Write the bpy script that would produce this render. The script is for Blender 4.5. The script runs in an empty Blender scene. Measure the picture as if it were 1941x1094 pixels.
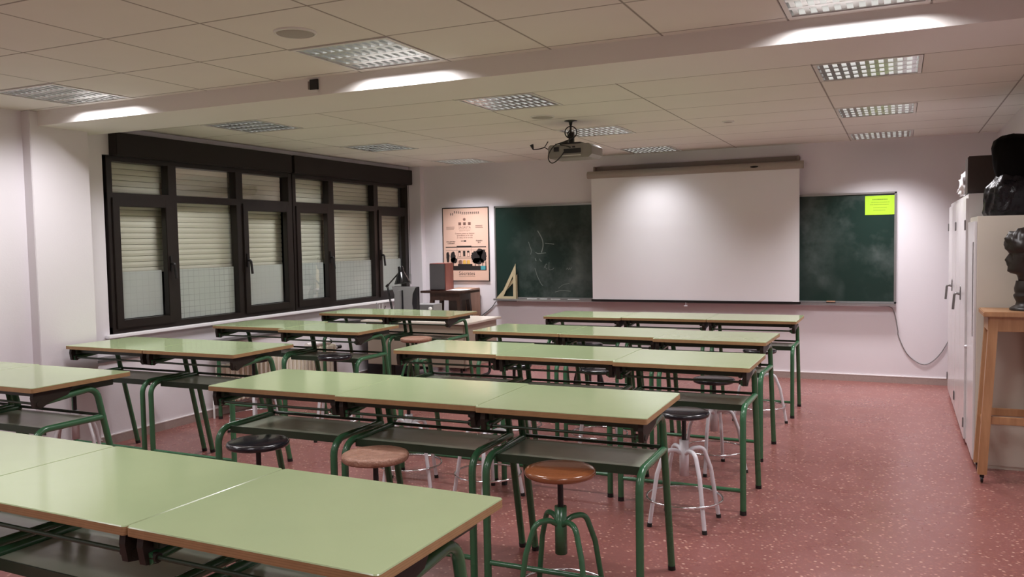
import bpy, bmesh, math, random
from mathutils import Vector, Matrix, Euler
random.seed(7)
PI = math.pi
scn = bpy.context.scene
COL = scn.collection

# ------------------------------------------------------------------ helpers
def srgb(r, g, b):
    f = lambda c: (c/12.92 if c <= 0.04045 else ((c+0.055)/1.055)**2.4)
    return (f(r/255), f(g/255), f(b/255), 1)

class MB:
    """collects shapes; build() links them as ONE mesh object"""
    def __init__(s): s.v = []; s.f = []; s.m = []; s.sm = []; s.mi = 0; s.smooth = False
    def add(s, vs, fs, smooth=None):
        o = len(s.v); s.v += [tuple(v) for v in vs]
        for f in fs:
            s.f.append([i+o for i in f]); s.m.append(s.mi); s.sm.append(s.smooth if smooth is None else smooth)
        return s
    def box(s, x0, x1, y0, y1, z0, z1, M=None, c=0.0):
        b = bmesh.new()
        vs = [b.verts.new(p) for p in ((x0,y0,z0),(x1,y0,z0),(x1,y1,z0),(x0,y1,z0),(x0,y0,z1),(x1,y0,z1),(x1,y1,z1),(x0,y1,z1))]
        for f in ((3,2,1,0),(4,5,6,7),(0,1,5,4),(1,2,6,5),(2,3,7,6),(3,0,4,7)): b.faces.new([vs[i] for i in f])
        if c > 0: bmesh.ops.bevel(b, geom=b.edges[:], offset=c, segments=2, affect='EDGES', clamp_overlap=True)
        b.verts.index_update()
        P = [v.co.copy() for v in b.verts]
        if M: P = [M @ p for p in P]
        s.add(P, [[v.index for v in f.verts] for f in b.faces], False); b.free(); return s
    def tube(s, path, r, n=10, caps=True, rs=None):
        path = [Vector(p) for p in path]; k = len(path); rings = []
        t0 = (path[1]-path[0]).normalized()
        up = Vector((0,0,1)) if abs(t0.z) < .9 else Vector((1,0,0))
        nrm = t0.cross(up).normalized()
        for i, p in enumerate(path):
            if i == 0: t = path[1]-path[0]
            elif i == k-1: t = path[-1]-path[-2]
            else: t = (path[i+1]-p).normalized() + (p-path[i-1]).normalized()
            t.normalize()
            nrm = (nrm - t*nrm.dot(t)); 
            if nrm.length < 1e-6: nrm = t.orthogonal()
            nrm.normalize(); bn = t.cross(nrm)
            rr = rs[i] if rs else r
            rings.append([p + (nrm*math.cos(2*PI*j/n) + bn*math.sin(2*PI*j/n))*rr for j in range(n)])
        vs = [q for ring in rings for q in ring]; fs = []
        for i in range(k-1):
            for j in range(n):
                fs.append([i*n+j, i*n+(j+1)%n, (i+1)*n+(j+1)%n, (i+1)*n+j])
        s.add(vs, fs, True)
        if caps:
            s.add(rings[0], [list(range(n))[::-1]], False); s.add(rings[-1], [list(range(n))], False)
        return s
    def ring(s, c, R, r, n=32, m=8, M=None):
        vs = []; fs = []
        for i in range(n):
            a = 2*PI*i/n
            for j in range(m):
                b = 2*PI*j/m
                p = Vector(((R+r*math.cos(b))*math.cos(a), (R+r*math.cos(b))*math.sin(a), r*math.sin(b)))
                if M: p = M @ p
                vs.append(p + Vector(c))
        for i in range(n):
            for j in range(m):
                fs.append([i*m+j, ((i+1)%n)*m+j, ((i+1)%n)*m+(j+1)%m, i*m+(j+1)%m])
        return s.add(vs, fs, True)
    def lathe(s, prof, n=24, c=(0,0,0), M=None, smooth=True):
        vs = []; fs = []; k = len(prof)
        for r, z in prof:
            for j in range(n):
                a = 2*PI*j/n; p = Vector((r*math.cos(a), r*math.sin(a), z))
                if M: p = M @ p
                vs.append(p + Vector(c))
        for i in range(k-1):
            for j in range(n): fs.append([i*n+j, i*n+(j+1)%n, (i+1)*n+(j+1)%n, (i+1)*n+j])
        s.add(vs, fs, smooth)
        if prof[0][0] > 1e-5: s.add([vs[j] for j in range(n)], [list(range(n))[::-1]], False)
        if prof[-1][0] > 1e-5: s.add([vs[(k-1)*n+j] for j in range(n)], [list(range(n))], False)
        return s
    def prism(s, poly, a, b, axis='y', M=None):
        """polygon of (u,v) extruded from a to b; axis y: (x,z); axis x: (y,z); axis z: (x,y)"""
        def P(u, v, w):
            p = {'y': (u,w,v), 'x': (w,u,v), 'z': (u,v,w)}[axis]
            return M @ Vector(p) if M else p
        n = len(poly)
        vs = [P(u,v,a) for u,v in poly] + [P(u,v,b) for u,v in poly]
        fs = [list(range(n))[::-1], [n+i for i in range(n)]] + [[i,(i+1)%n,n+(i+1)%n,n+i] for i in range(n)]
        return s.add(vs, fs, False)
    def quad(s, *p): return s.add(p, [list(range(len(p)))], False)
    def build(s, name, mats, parent=None, loc=None, fix=True):
        me = bpy.data.meshes.new(name); me.from_pydata(s.v, [], s.f)
        if not isinstance(mats, (list, tuple)): mats = [mats]
        for m in mats: me.materials.append(m)
        me.polygons.foreach_set('material_index', s.m); me.polygons.foreach_set('use_smooth', s.sm)
        if fix:
            b = bmesh.new(); b.from_mesh(me); bmesh.ops.recalc_face_normals(b, faces=b.faces[:]); b.to_mesh(me); b.free()
        me.update()
        o = bpy.data.objects.new(name, me); COL.objects.link(o)
        if parent: o.parent = parent
        if loc: o.location = loc
        return o

def tag(o, label=None, cat=None, group=None, kind=None):
    if label: o['label'] = label
    if cat: o['category'] = cat
    if group: o['group'] = group
    if kind: o['kind'] = kind
    return o
def empty(name, loc=(0,0,0), rz=0, label=None, cat=None, group=None):
    o = bpy.data.objects.new(name, None); COL.objects.link(o); o.empty_display_size = .1
    o.location = loc; o.rotation_euler = (0,0,rz)
    return tag(o, label, cat, group)
def dup(root, loc, rz=0, label=None, group=None, scale=None):
    r = root.copy(); COL.objects.link(r); r.location = loc; r.rotation_euler = (0,0,rz)
    if scale: r.scale = scale
    if label: r['label'] = label
    if group: r['group'] = group
    for ch in list(root.children):
        c = ch.copy(); COL.objects.link(c); c.parent = r
        for g in list(ch.children):
            d = g.copy(); COL.objects.link(d); d.parent = c
    return r
def struct(o): o['kind'] = 'structure'; return o

def fillet(pts, r, n=6):
    """polyline with rounded corners"""
    P = [Vector(p) for p in pts]; out = [P[0]]
    for i in range(1, len(P)-1):
        a = (P[i-1]-P[i]); b = (P[i+1]-P[i]); la, lb = a.length, b.length
        a.normalize(); b.normalize(); ang = a.angle(b)
        d = min(r/math.tan(ang/2), la*.49, lb*.49); rr = d*math.tan(ang/2)
        s = P[i]+a*d; e = P[i]+b*d; c = P[i] + (a+b).normalized()*(rr/math.sin(ang/2))
        v0 = s-c; v1 = e-c; tot = v0.angle(v1); ax = v0.cross(v1).normalized()
        for k in range(n+1): out.append(c + Matrix.Rotation(tot*k/n, 3, ax) @ v0)
    out.append(P[-1]); return out
def spline(pts, n=8):
    P = [Vector(p) for p in pts]; P = [P[0]*2-P[1]] + P + [P[-1]*2-P[-2]]; out = []
    for i in range(1, len(P)-2):
        for k in range(n):
            t = k/n; a,b,c,d = P[i-1],P[i],P[i+1],P[i+2]
            out.append(.5*((2*b)+(c-a)*t+(2*a-5*b+4*c-d)*t*t+(3*b-a-3*c+d)*t**3))
    out.append(P[-2]); return out

# ------------------------------------------------------------------ materials
class NT:
    def __init__(s, name):
        s.m = bpy.data.materials.new(name); s.m.use_nodes = True; s.t = s.m.node_tree
        s.b = s.t.nodes['Principled BSDF']; s.out = s.t.nodes['Material Output']
    def n(s, typ, **kw):
        x = s.t.nodes.new(typ)
        for k, v in kw.items(): setattr(x, k, v)
        return x
    def l(s, a, b): s.t.links.new(a, b)
    def math(s, op, a, b=None, c=None):
        x = s.n('ShaderNodeMath', operation=op)
        for i, v in enumerate((a, b, c)):
            if v is None: continue
            if isinstance(v, (int, float)): x.inputs[i].default_value = v
            else: s.l(v, x.inputs[i])
        return x.outputs[0]
    def mix(s, f, a, b):
        x = s.n('ShaderNodeMix', data_type='RGBA')
        for i, v in ((0, f), (6, a), (7, b)):
            if isinstance(v, (int, float, tuple, list)): x.inputs[i].default_value = v
            else: s.l(v, x.inputs[i])
        return x.outputs[2]
    def noise(s, scale, detail=3, vec=None, rough=.5):
        x = s.n('ShaderNodeTexNoise'); x.inputs['Scale'].default_value = scale; x.inputs['Detail'].default_value = detail; x.inputs['Roughness'].default_value = rough
        if vec is not None: s.l(vec, x.inputs['Vector'])
        return x.outputs['Fac']
    def ramp(s, f, a, b, ca=0., cb=1.):
        x = s.n('ShaderNodeMapRange'); x.inputs[1].default_value = a; x.inputs[2].default_value = b; x.inputs[3].default_value = ca; x.inputs[4].default_value = cb
        s.l(f, x.inputs[0]); return x.outputs[0]
    def pos(s): return s.n('ShaderNodeNewGeometry').outputs['Position']
    def obj(s): return s.n('ShaderNodeTexCoord').outputs['Object']
    def sep(s, v):
        x = s.n('ShaderNodeSeparateXYZ'); s.l(v, x.inputs[0]); return x.outputs
    def bump(s, h, strength=.1, dist=.01):
        x = s.n('ShaderNodeBump'); x.inputs['Strength'].default_value = strength; x.inputs['Distance'].default_value = dist
        s.l(h, x.inputs['Height']); s.l(x.outputs[0], s.b.inputs['Normal'])
    def base(s, v):
        if isinstance(v, (tuple, list)): s.b.inputs['Base Color'].default_value = v
        else: s.l(v, s.b.inputs['Base Color'])
    def set(s, **kw):
        for k, v in kw.items(): s.b.inputs[k.replace('_', ' ')].default_value = v
        return s

def plain(name, col, rough=.5, metal=0., var=.08, scale=40., bump=0., coat=0., spec=.5):
    t = NT(name); f = t.noise(scale, 3, t.obj())
    c2 = tuple(min(1, c*(1+var)) for c in col[:3])+(1,); c1 = tuple(c*(1-var) for c in col[:3])+(1,)
    t.base(t.mix(f, c1, c2)); t.set(Roughness=rough, Metallic=metal, Coat_Weight=coat, Specular_IOR_Level=spec)
    if bump: t.bump(f, bump, .004)
    return t.m

def wall_mat(name, col):
    t = NT(name); p = t.pos()
    f = t.noise(1.2, 2, p); t.base(t.mix(f, tuple(c*.95 for c in col[:3])+(1,), col)); t.set(Roughness=.55)
    t.bump(t.noise(90, 4, p), .12, .004); return t.m
WALL = wall_mat('wall paint', (.76, .725, .755, 1))
COLUMN = wall_mat('column paint', (.73, .695, .72, 1))

def tile_mat(name, x0, y0, px, py, col):
    t = NT(name); s = t.sep(t.pos())
    def line(c, o, p):
        d = t.math('FRACT', t.math('DIVIDE', t.math('SUBTRACT', c, o), p))
        d = t.math('ABSOLUTE', t.math('SUBTRACT', d, .5))          # .5 at a joint
        return t.math('MULTIPLY', t.math('SUBTRACT', .5, d), p)    # metres from the joint
    d = t.math('MINIMUM', line(s[0], x0, px), line(s[1], y0, py))
    g = t.ramp(d, .003, .008)
    f = t.noise(3, 2, t.pos())
    c = t.mix(f, tuple(v*.95 for v in col[:3])+(1,), col)
    t.base(t.mix(g, (.30, .27, .245, 1), c)); t.set(Roughness=.8)
    t.bump(t.math('ADD', t.ramp(d, .004, .011), t.math('MULTIPLY', t.noise(160, 3, t.pos()), .12)), .35, .006)
    return t.m
CEIL_A = tile_mat('ceiling tile front bay', -3.0, 3.68, .625, .625, (.79, .76, .72, 1))
CEIL_B = tile_mat('ceiling tile back bay', -3.0, 5.55, 1.25, .65, (.79, .76, .72, 1))
SOFFIT = wall_mat('plaster soffit', (.78, .755, .72, 1))

def floor_mat():
    t = NT('red vinyl floor'); p = t.pos()
    mp = t.n('ShaderNodeMapping'); mp.inputs['Scale'].default_value = (44, 58, 1); mp.inputs['Rotation'].default_value = (0,0,-.42); t.l(p, mp.inputs[0])
    w = t.n('ShaderNodeTexNoise'); w.inputs['Scale'].default_value = 14; t.l(p, w.inputs['Vector'])
    va = t.n('ShaderNodeVectorMath', operation='MULTIPLY_ADD'); t.l(w.outputs['Color'], va.inputs[0]); va.inputs[1].default_value = (.35,.35,0); t.l(mp.outputs[0], va.inputs[2])
    def flecks(scale, lo, thr):
        v = t.n('ShaderNodeTexVoronoi', feature='F1'); v.inputs['Scale'].default_value = scale; t.l(va.outputs[0], v.inputs['Vector'])
        sp = t.sep(v.outputs['Color'])
        size = t.ramp(v.outputs['Distance'], lo, lo*.55)
        return t.math('MULTIPLY', size, t.math('GREATER_THAN', sp[0], thr)), sp[1]
    f1, r1 = flecks(1.0, .42, .80); f2, r2 = flecks(1.5, .46, .55); f3, r3 = flecks(.8, .44, .80)
    n = t.noise(2.2, 5, p, .6); n2 = t.noise(38, 4, p, .7)
    base = t.mix(n, (.215, .080, .071, 1), (.262, .104, .092, 1))
    base = t.mix(t.math('MULTIPLY', t.ramp(n2, .45, .62), .22), base, (.19, .058, .048, 1))
    base = t.mix(t.math('MULTIPLY', f2, .5), base, t.mix(r2, (.44, .19, .15, 1), (.20, .062, .054, 1)))
    base = t.mix(t.math('MULTIPLY', f3, .28), base, (.47, .21, .14, 1))
    base = t.mix(t.math('MULTIPLY', f1, .85), base, t.mix(r1, (.52, .25, .20, 1), (.70, .46, .36, 1)))
    t.base(base); t.l(t.ramp(n, .3, .7, .24, .36), t.b.inputs['Roughness']); t.set(Specular_IOR_Level=.5)
    t.bump(t.noise(7, 2, p), .02, .01); return t.m
FLOOR = floor_mat()

def laminate():
    t = NT('green laminate'); p = t.obj()
    f = t.noise(4, 3, p); g = t.noise(300, 2, p)
    c = t.mix(f, (.352, .432, .238, 1), (.388, .472, .265, 1))
    c = t.mix(t.math('MULTIPLY', t.ramp(g, .45, .7), .06), c, (.29, .40, .17, 1))
    t.base(c); t.l(t.ramp(t.noise(2.5, 3, t.pos()),   .3, .7, .09, .13), t.b.inputs['Roughness']); t.set(Specular_IOR_Level=.55)
    return t.m
LAM = laminate()
def ply():
    t = NT('plywood edge'); p = t.obj(); s = t.sep(p)
    wv = t.math('SINE', t.math('MULTIPLY', s[2], 900))
    n = t.noise(22, 4, p)
    c = t.mix(n, (.30, .175, .075, 1), (.46, .285, .135, 1))
    c = t.mix(t.math('MULTIPLY', t.ramp(wv, .2, 1), .45), c, (.19, .105, .048, 1))
    t.base(c); t.set(Roughness=.5); t.bump(n, .15, .003); return t.m
PLY = ply()
GREEN = plain('green enamel', (.042, .14, .065, 1), .22, var=.12, scale=12, spec=.6)
DKGREEN = plain('dark green frame', (.022, .042, .022, 1), .4, var=.2, scale=25)
SHELF = plain('shelf sheet', (.42, .47, .36, 1), .24, var=.15, scale=6)
BRACKET = plain('dark bracket', (.022, .017, .012, 1), .5, var=.25, scale=30, spec=.35)
RUBBER = plain('black rubber', (.012, .011, .010, 1), .7, var=.2)
BROWNSEAT = plain('brown seat plastic', (.245, .085, .034, 1), .16, var=.06, scale=60, coat=.4)
BLACKSEAT = plain('black seat plastic', (.009, .009, .013, 1), .2, var=.1, coat=.3)
def leather():
    t = NT('worn tan leather'); p = t.obj(); n = t.noise(26, 6, p, .7); v = t.noise(90, 3, p)
    t.base(t.mix(t.ramp(n, .3, .7), (.25, .115, .07, 1), (.44, .24, .165, 1))); t.set(Roughness=.3)
    t.bump(t.math('ADD', n, t.math('MULTIPLY', v, .4)), .9, .012); return t.m
LEATHER = leather()
WHITEMETAL = plain('white enamel', (.70, .69, .72, 1), .25, var=.04)
CHROME = plain('chrome', (.75, .75, .77, 1), .12, 1., var=.05)
BLACKMETAL = plain('black metal', (.010, .009, .009, 1), .35, var=.2)
BRONZE = plain('dark window aluminium', (.0115, .0075, .006, 1), .38, var=.15, scale=8, spec=.45)
SHADEBOX = plain('dark brown shutter box', (.013, .0085, .0065, 1), .5, var=.12, scale=5, spec=.3)
SLAT = plain('cream shutter slat', (.80, .79, .66, 1), .5, var=.04, scale=6)
def frosted(name, k):
    t = NT(name); s = t.sep(t.pos())
    def ln(c, p, w):
        d = t.math('ABSOLUTE', t.math('SUBTRACT', t.math('FRACT', t.math('DIVIDE', c, p)), .5)); return t.math('LESS_THAN', d, w)
    g = t.math('MAXIMUM', ln(s[1], .068, .035), ln(s[2], .058, .035))
    f = t.noise(3, 2, t.pos())
    g = t.math('MULTIPLY', g, t.ramp(t.noise(1.7, 2, t.pos()), .3, .7, .3*k, k))
    c = t.mix(f, (.60, .65, .62, 1), (.70, .74, .71, 1))
    t.base(t.mix(g, c, (.12, .13, .14, 1))); t.set(Roughness=.45); return t.m
FILM1 = frosted('frosted film', .18); FILM2 = frosted('frosted film over wire mesh', .75)
def glass():
    t = NT('window glass'); tr = t.n('ShaderNodeBsdfTransparent'); tr.inputs[0].default_value = (.97, .98, .97, 1)
    gl = t.n('ShaderNodeBsdfGlossy'); gl.inputs['Roughness'].default_value = .03
    fr = t.n('ShaderNodeFresnel'); fr.inputs[0].default_value = 1.45
    mx = t.n('ShaderNodeMixShader'); t.l(t.math('MULTIPLY', fr.outputs[0], .45), mx.inputs[0]); t.l(tr.outputs[0], mx.inputs[1]); t.l(gl.outputs[0], mx.inputs[2])
    t.l(mx.outputs[0], t.out.inputs[0]); return t.m
GLASS = glass()
SILL = plain('white sill', (.82, .81, .82, 1), .35, var=.03)
LEDGE = plain('grey ledge', (.10, .09, .088, 1), .5, var=.1, scale=4)
SKIRT = plain('terrazzo skirting', (.36, .285, .26, 1), .35, var=.14, scale=60)
SKIRTTOP = plain('lit dusty skirting edge', (.8, .76, .75, 1), .4, var=.03)  # caught light and dust along the top edge, put into this colour
LUMFRAME = plain('luminaire white enamel', (.74, .73, .71, 1), .4, var=.03)
LUMREF = plain('polished aluminium reflector', (.70, .71, .70, 1), .28, 1., var=.04)
def emit(name, col, st):
    t = NT(name); t.set(Emission_Strength=st); t.b.inputs['Emission Color'].default_value = col
    f = t.noise(5, 1, t.obj()); t.base(t.mix(f, (.8,.8,.8,1), (.85,.85,.85,1))); return t.m
TUBE = emit('fluorescent tube', (1, .965, .93, 1), 1.4)
GRILLE = plain('grey speaker grille', (.40, .375, .345, 1), .7, var=.2, scale=300)
def chalkboard():
    t = NT('green chalkboard'); p = t.pos()
    n = t.noise(1.5, 5, p, .65); m2 = t.noise(.9, 2, p)
    w = t.n('ShaderNodeTexWave'); w.inputs['Scale'].default_value = .9; w.inputs['Distortion'].default_value = 14; w.inputs['Detail'].default_value = 3; t.l(p, w.inputs['Vector'])
    sm = t.math('MULTIPLY', t.ramp(n, .42, .72), t.ramp(m2, .36, .6))
    sm = t.math('ADD', sm, t.math('MULTIPLY', t.ramp(w.outputs['Fac'], .6, 1.), t.math('MULTIPLY', t.ramp(n, .45, .8), .5)))
    t.base(t.mix(t.math('MULTIPLY', sm, .55), (.0065, .024, .018, 1), (.17, .20, .19, 1))); t.set(Roughness=.42, Specular_IOR_Level=.4); return t.m
CHALKBOARD = chalkboard()
ALU = plain('brushed aluminium', (.42, .42, .42, 1), .35, .8, var=.08)
CHALK = plain('white chalk', (.62, .64, .62, 1), .9, var=.08)
FAINTCHALK = plain('faint chalk', (.17, .20, .185, 1), .9, var=.2, scale=60)
SCREEN = plain('white screen fabric', (.80, .79, .81, 1), .6, var=.02, scale=3)
SCREENCASE = plain('beige screen casing', (.33, .29, .25, 1), .45, var=.04)
BATTEN = plain('brown batten', (.23, .19, .165, 1), .6, var=.08)
WOODY = plain('pale ruler wood', (.50, .43, .27, 1), .5, var=.12, scale=8)
def wood(name, a, b, sc=(3, 3, 40), rough=.4):
    t = NT(name); mp = t.n('ShaderNodeMapping'); mp.inputs['Scale'].default_value = sc; t.l(t.obj(), mp.inputs[0])
    n = t.noise(2.2, 5, mp.outputs[0], .6); t.base(t.mix(t.ramp(n, .3, .7), a, b)); t.set(Roughness=rough); t.bump(n, .08, .003); return t.m
BEECH = wood('varnished beech', (.33, .165, .075, 1), (.45, .245, .12, 1), (14, 14, 1.2))
DARKWOOD = wood('dark stained wood', (.028, .012, .008, 1), (.05, .022, .014, 1), (14, 14, 1.5))
REDWOOD = wood('reddish veneer', (.17, .048, .036, 1), (.24, .075, .055, 1), (12, 12, 1.5))
PANELWOOD = wood('light brown board', (.34, .19, .12, 1), (.42, .25, .165, 1), (12, 12, 1.5))
CABINET = plain('cream cabinet enamel', (.62, .575, .49, 1), .3, var=.03, scale=5)
CABINETW = plain('white cabinet enamel', (.68, .655, .66, 1), .22, var=.03, scale=5)
GREYMETAL = plain('grey metal', (.22, .21, .21, 1), .35, .5, var=.1)
RADIATOR = plain('cream radiator enamel', (.84, .79, .67, 1), .4, var=.03)
DESKTOP = plain('cream desk laminate', (.70, .64, .55, 1), .2, var=.03, scale=5)
DESKPANEL = plain('beige desk panel', (.40, .33, .255, 1), .45, var=.05, scale=5)
GREYPLAS = plain('grey plastic', (.24, .235, .235, 1), .4, var=.05)
DKPLAS = plain('charcoal plastic', (.012, .012, .014, 1), .4, var=.1)
PROJ = plain('projector plastic', (.27, .25, .23, 1), .4, var=.05)
PAPER = plain('white paper', (.8, .76, .74, 1), .8, var=.03)
PEACH = plain('peach poster paper', (.70, .475, .375, 1), .45, var=.03, scale=4)
INK = plain('black ink', (.014, .010, .010, 1), .6, var=.1)
FADEDINK = plain('brown ink', (.20, .105, .082, 1), .6, var=.1)
YELLOWINK = plain('yellow ink', (.72, .43, .10, 1), .6, var=.06)
TEAL = plain('teal ink', (.06, .30, .34, 1), .6, var=.05)
NEON = plain('yellow green paper', (.37, .62, .022, 1), .7, var=.03)
NEONINK = plain('olive ink', (.14, .25, .012, 1), .7, var=.1)
BUST = plain('dark bronze plaster', (.017, .012, .009, 1), .42, var=.35, scale=25, bump=.4)
BAGCLOTH = plain('black cloth', (.0035, .0028, .0026, 1), .9, var=.3, scale=12, spec=.12)
def bagmat():
    t = NT('black plastic sheet'); n = t.noise(9, 5, t.obj(), .6); t.base(t.mix(n, (.002,.002,.003,1), (.005,.0045,.007,1))); t.set(Roughness=.24, Specular_IOR_Level=.4); t.bump(n, .5, .03); return t.m
BAG = bagmat()
def clearplastic():
    t = NT('clear plastic'); n = t.noise(30, 3, t.obj()); t.base(t.mix(n, (.75,.73,.74,1), (.9,.88,.9,1))); t.set(Roughness=.2); t.bump(n, .6, .02); return t.m
CLEARBAG = clearplastic()
YELLOWBOX = plain('pale yellow card', (.55, .47, .20, 1), .6)
ORANGE = plain('pencil paint', (.45, .2, .03, 1), .4, var=.3)

# ------------------------------------------------------------------ room shell
H = 2.70; YB = 10.2; XL = -6.04; XW = -6.20; XR = .93; YF = -2.2
BX0, BX1 = 4.37, 4.95        # beam
struct(MB().box(XL-.45, XR+.1, YF-.1, YB+.1, -.06, 0).build('floor', FLOOR))
# lights: (x, y) of the panel corner, .625 square
LUM = [(-5.5, 3.69), (-3.0, 3.69), (-.5, 3.69)] + [(x, y) for y in (5.55, 7.55, 9.5) for x in (-5.5, -3.0, -.5)]
S = .625
def ceiling(name, x0, x1, y0, y1, mat, holes):
    xs = sorted({x0, x1} | {h[0] for h in holes} | {h[0]+S for h in holes}); ys = sorted({y0, y1} | {h[1] for h in holes} | {h[1]+S for h in holes})
    m = MB()
    for i in range(len(xs)-1):
        for j in range(len(ys)-1):
            cx, cy = (xs[i]+xs[i+1])/2, (ys[j]+ys[j+1])/2
            if any(h[0] < cx < h[0]+S and h[1] < cy < h[1]+S for h in holes): continue
            m.quad((xs[i],ys[j],H), (xs[i],ys[j+1],H), (xs[i+1],ys[j+1],H), (xs[i+1],ys[j],H))
    return m.build(name, mat, fix=False)
cl = struct(ceiling('ceiling', XL-.3, XR+.1, BX1, YB+.1, CEIL_B, LUM[3:]))
c2 = ceiling('ceiling_front', XL-.3, XR+.1, YF-.1, BX0, CEIL_A, LUM[:3]); struct(c2)
struct(MB().box(XL-.3, XR+.1, YF-.1, YB+.1, 2.84, 2.9).build('ceiling_slab', SOFFIT))
struct(MB().box(XL-.3, XR+.1, BX0, BX1, 2.59, 2.84).build('trim_beam', SOFFIT))
struct(MB().box(XL-.6, XR+.1, YB, YB+.12, 0, 2.84).build('wall_back', WALL))
struct(MB().box(XR, XR+.12, YF, YB, 0, 2.84).build('wall_right', WALL))
struct(MB().box(XL-.6, XR+.12, YF-.12, YF, 0, 2.84).build('wall_front', WALL))
# left wall: front stretch, column, niche with the windows, low wall under them
wl = MB(); wl.box(XL-.16, XL, YF, 4.30, 0, 2.84)
wl.box(XW-.4, XL, 4.80, YB, 0, .70)                   # low wall under the windows
wl.box(XW-.16, XW, 4.78, 5.13, .70, 2.84); wl.box(XW-.16, XW, 10.05, YB, .70, 2.84)
wl.box(XW-.16, XW, 5.13, 10.05, .70, .90); wl.box(XW-.16, XW, 5.13, 10.05, 2.455, 2.84)
struct(wl.build('wall_left', WALL))
struct(MB().box(XW-.3, -5.95, 4.30, 4.80, 0, 2.70, c=.004).build('wall_left_column', COLUMN))
struct(MB().box(-6.20, -6.02, 10.10, YB, .72, 2.70).build('wall_corner_column', WALL))
struct(MB().box(XW, XL+.012, 4.80, YB, .70, .722).build('trim_ledge', LEDGE))
struct(MB().box(XW, XW+.05, 5.08, 10.08, .872, .905, c=.006).build('trim_windowsill', SILL))
def skirting(name, box, top):
    m = MB(); m.box(*box); m.mi = 1; m.box(*top); struct(m.build(name, [SKIRT, SKIRTTOP]))
skirting('baseboard_back', (XL, XR, YB-.012, YB, 0, .072), (XL, XR, YB-.014, YB, .072, .080))
skirting('baseboard_left', (XL, XL+.012, 4.80, YB-.02, 0, .072), (XL, XL+.014, 4.80, YB-.02, .072, .080))
skirting('baseboard_column', (-5.95, -5.938, 4.29, 4.80, 0, .072), (-5.95, -5.936, 4.29, 4.80, .072, .080))
skirting('baseboard_left_front', (XL, XL+.012, YF, 4.29, 0, .072), (XL, XL+.014, YF, 4.29, .072, .080))

# ------------------------------------------------------------------ windows
def window(name, y0, y1, cuts, box_y, mesh_flags, strap=False):
    """y0..y1 outer frame; cuts = (mullion a, mullion b): side sashes open, middle light fixed"""
    z0, z1, zt = .905, 2.45, 2.09; X = XW
    w = empty(name, (0,0,0)); struct(w)
    fr = MB(); d0, d1 = X-.07, X+.018
    fr.box(d0, d1, y0, y0+.06, z0, z1, c=.003); fr.box(d0, d1, y1-.06, y1, z0, z1, c=.003)
    fr.box(d0, d1-.001, y0, y1, z0, z0+.06, c=.003); fr.box(d0, d1-.001, y0, y1, z1-.045, z1, c=.003)
    fr.box(d0, d1-.002, y0, y1, zt-.02, zt+.045, c=.003)
    a, b = cuts
    for c in (a, b): fr.box(d0, d1-.003, c-.05, c+.05, z0, z1, c=.003)
    fr.build('window_frame', BRONZE, w)
    spans = [(y0+.06, a-.05), (a+.05, b-.05), (b+.05, y1-.06)]
    for i, (s, e) in enumerate(spans):
        lo, hi = z0+.06, zt-.02
        if i != 1:
            q = .055; sh = MB(); x0, x1 = X-.03, X+.032
            sh.box(x0, x1, s-.02, s+q, lo-.02, hi+.02, c=.004); sh.box(x0, x1, e-q, e+.02, lo-.02, hi+.02, c=.004)
            sh.box(x0, x1-.001, s, e, lo-.02, lo+q, c=.004); sh.box(x0, x1-.001, s, e, hi-q, hi+.02, c=.004)
            so = sh.build('sash', BRONZE, w)
            hy = e-.018 if i == 0 else s+.018
            hz = 1.50
            hd = MB(); hd.box(x1, x1+.012, hy-.015, hy+.015, hz-.07, hz+.07, c=.003); hd.tube(fillet([(x1+.008,hy,hz),(x1+.045,hy,hz),(x1+.05,hy+.012,hz-.14)], .018), .013, 8)
            hd.build('window_handle', BLACKMETAL, so)
            gs, ge, glo, ghi = s+q, e-q, lo+q, hi-q
        else: gs, ge, glo, ghi = s, e, lo, hi
        MB().quad((X-.042,gs,glo),(X-.042,ge,glo),(X-.042,ge,ghi),(X-.042,gs,ghi)).build('pane', GLASS, w)
        MB().quad((X-.042,s,zt+.045),(X-.042,e,zt+.045),(X-.042,e,z1-.045),(X-.042,s,z1-.045)).build('pane', GLASS, w)
        MB().box(X-.050, X-.047, gs+.004, ge-.004, glo+.004, 1.44).build('frosted_film', FILM2 if mesh_flags[i] else FILM1, w)
    # roller shutter outside, pulled down over the upper part
    sl = MB(); z = 2.46
    while z > 1.42:
        sl.prism([(X-.165, z), (X-.150, z-.006), (X-.143, z-.026), (X-.150, z-.046), (X-.165, z-.0505), (X-.17, z-.026)], y0+.05, y1-.05, 'y') if False else sl.add(
            [(X-0.115,y0+.05,z),(X-0.110,y0+.05,z-.005),(X-0.106,y0+.05,z-.026),(X-0.109,y0+.05,z-.048),(X-0.115,y0+.05,z-.050),
             (X-0.115,y1-.05,z),(X-0.110,y1-.05,z-.005),(X-0.106,y1-.05,z-.026),(X-0.109,y1-.05,z-.048),(X-0.115,y1-.05,z-.050)],
            [[0,1,6,5],[1,2,7,6],[2,3,8,7],[3,4,9,8]])
        z -= .052
    sl.build('roller_shutter', SLAT, w, fix=False)
    bx = MB(); bx.box(X, X+.10, box_y[0], box_y[1], 2.452, 2.645, c=.004); bx.box(X+.002, X+.092, box_y[0]+.004, box_y[1]-.004, 2.446, 2.452)
    bo = bx.build('shutter_box', SHADEBOX, w)
    if strap:
        st = MB(); st.box(X+.03, X+.034, y1-.01, y1+.012, 1.20, 2.452); st.box(X, X+.03, y1-.025, y1+.03, 1.08, 1.22, c=.004); st.build('shutter_strap', GREYPLAS, bo)
    return w
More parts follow.
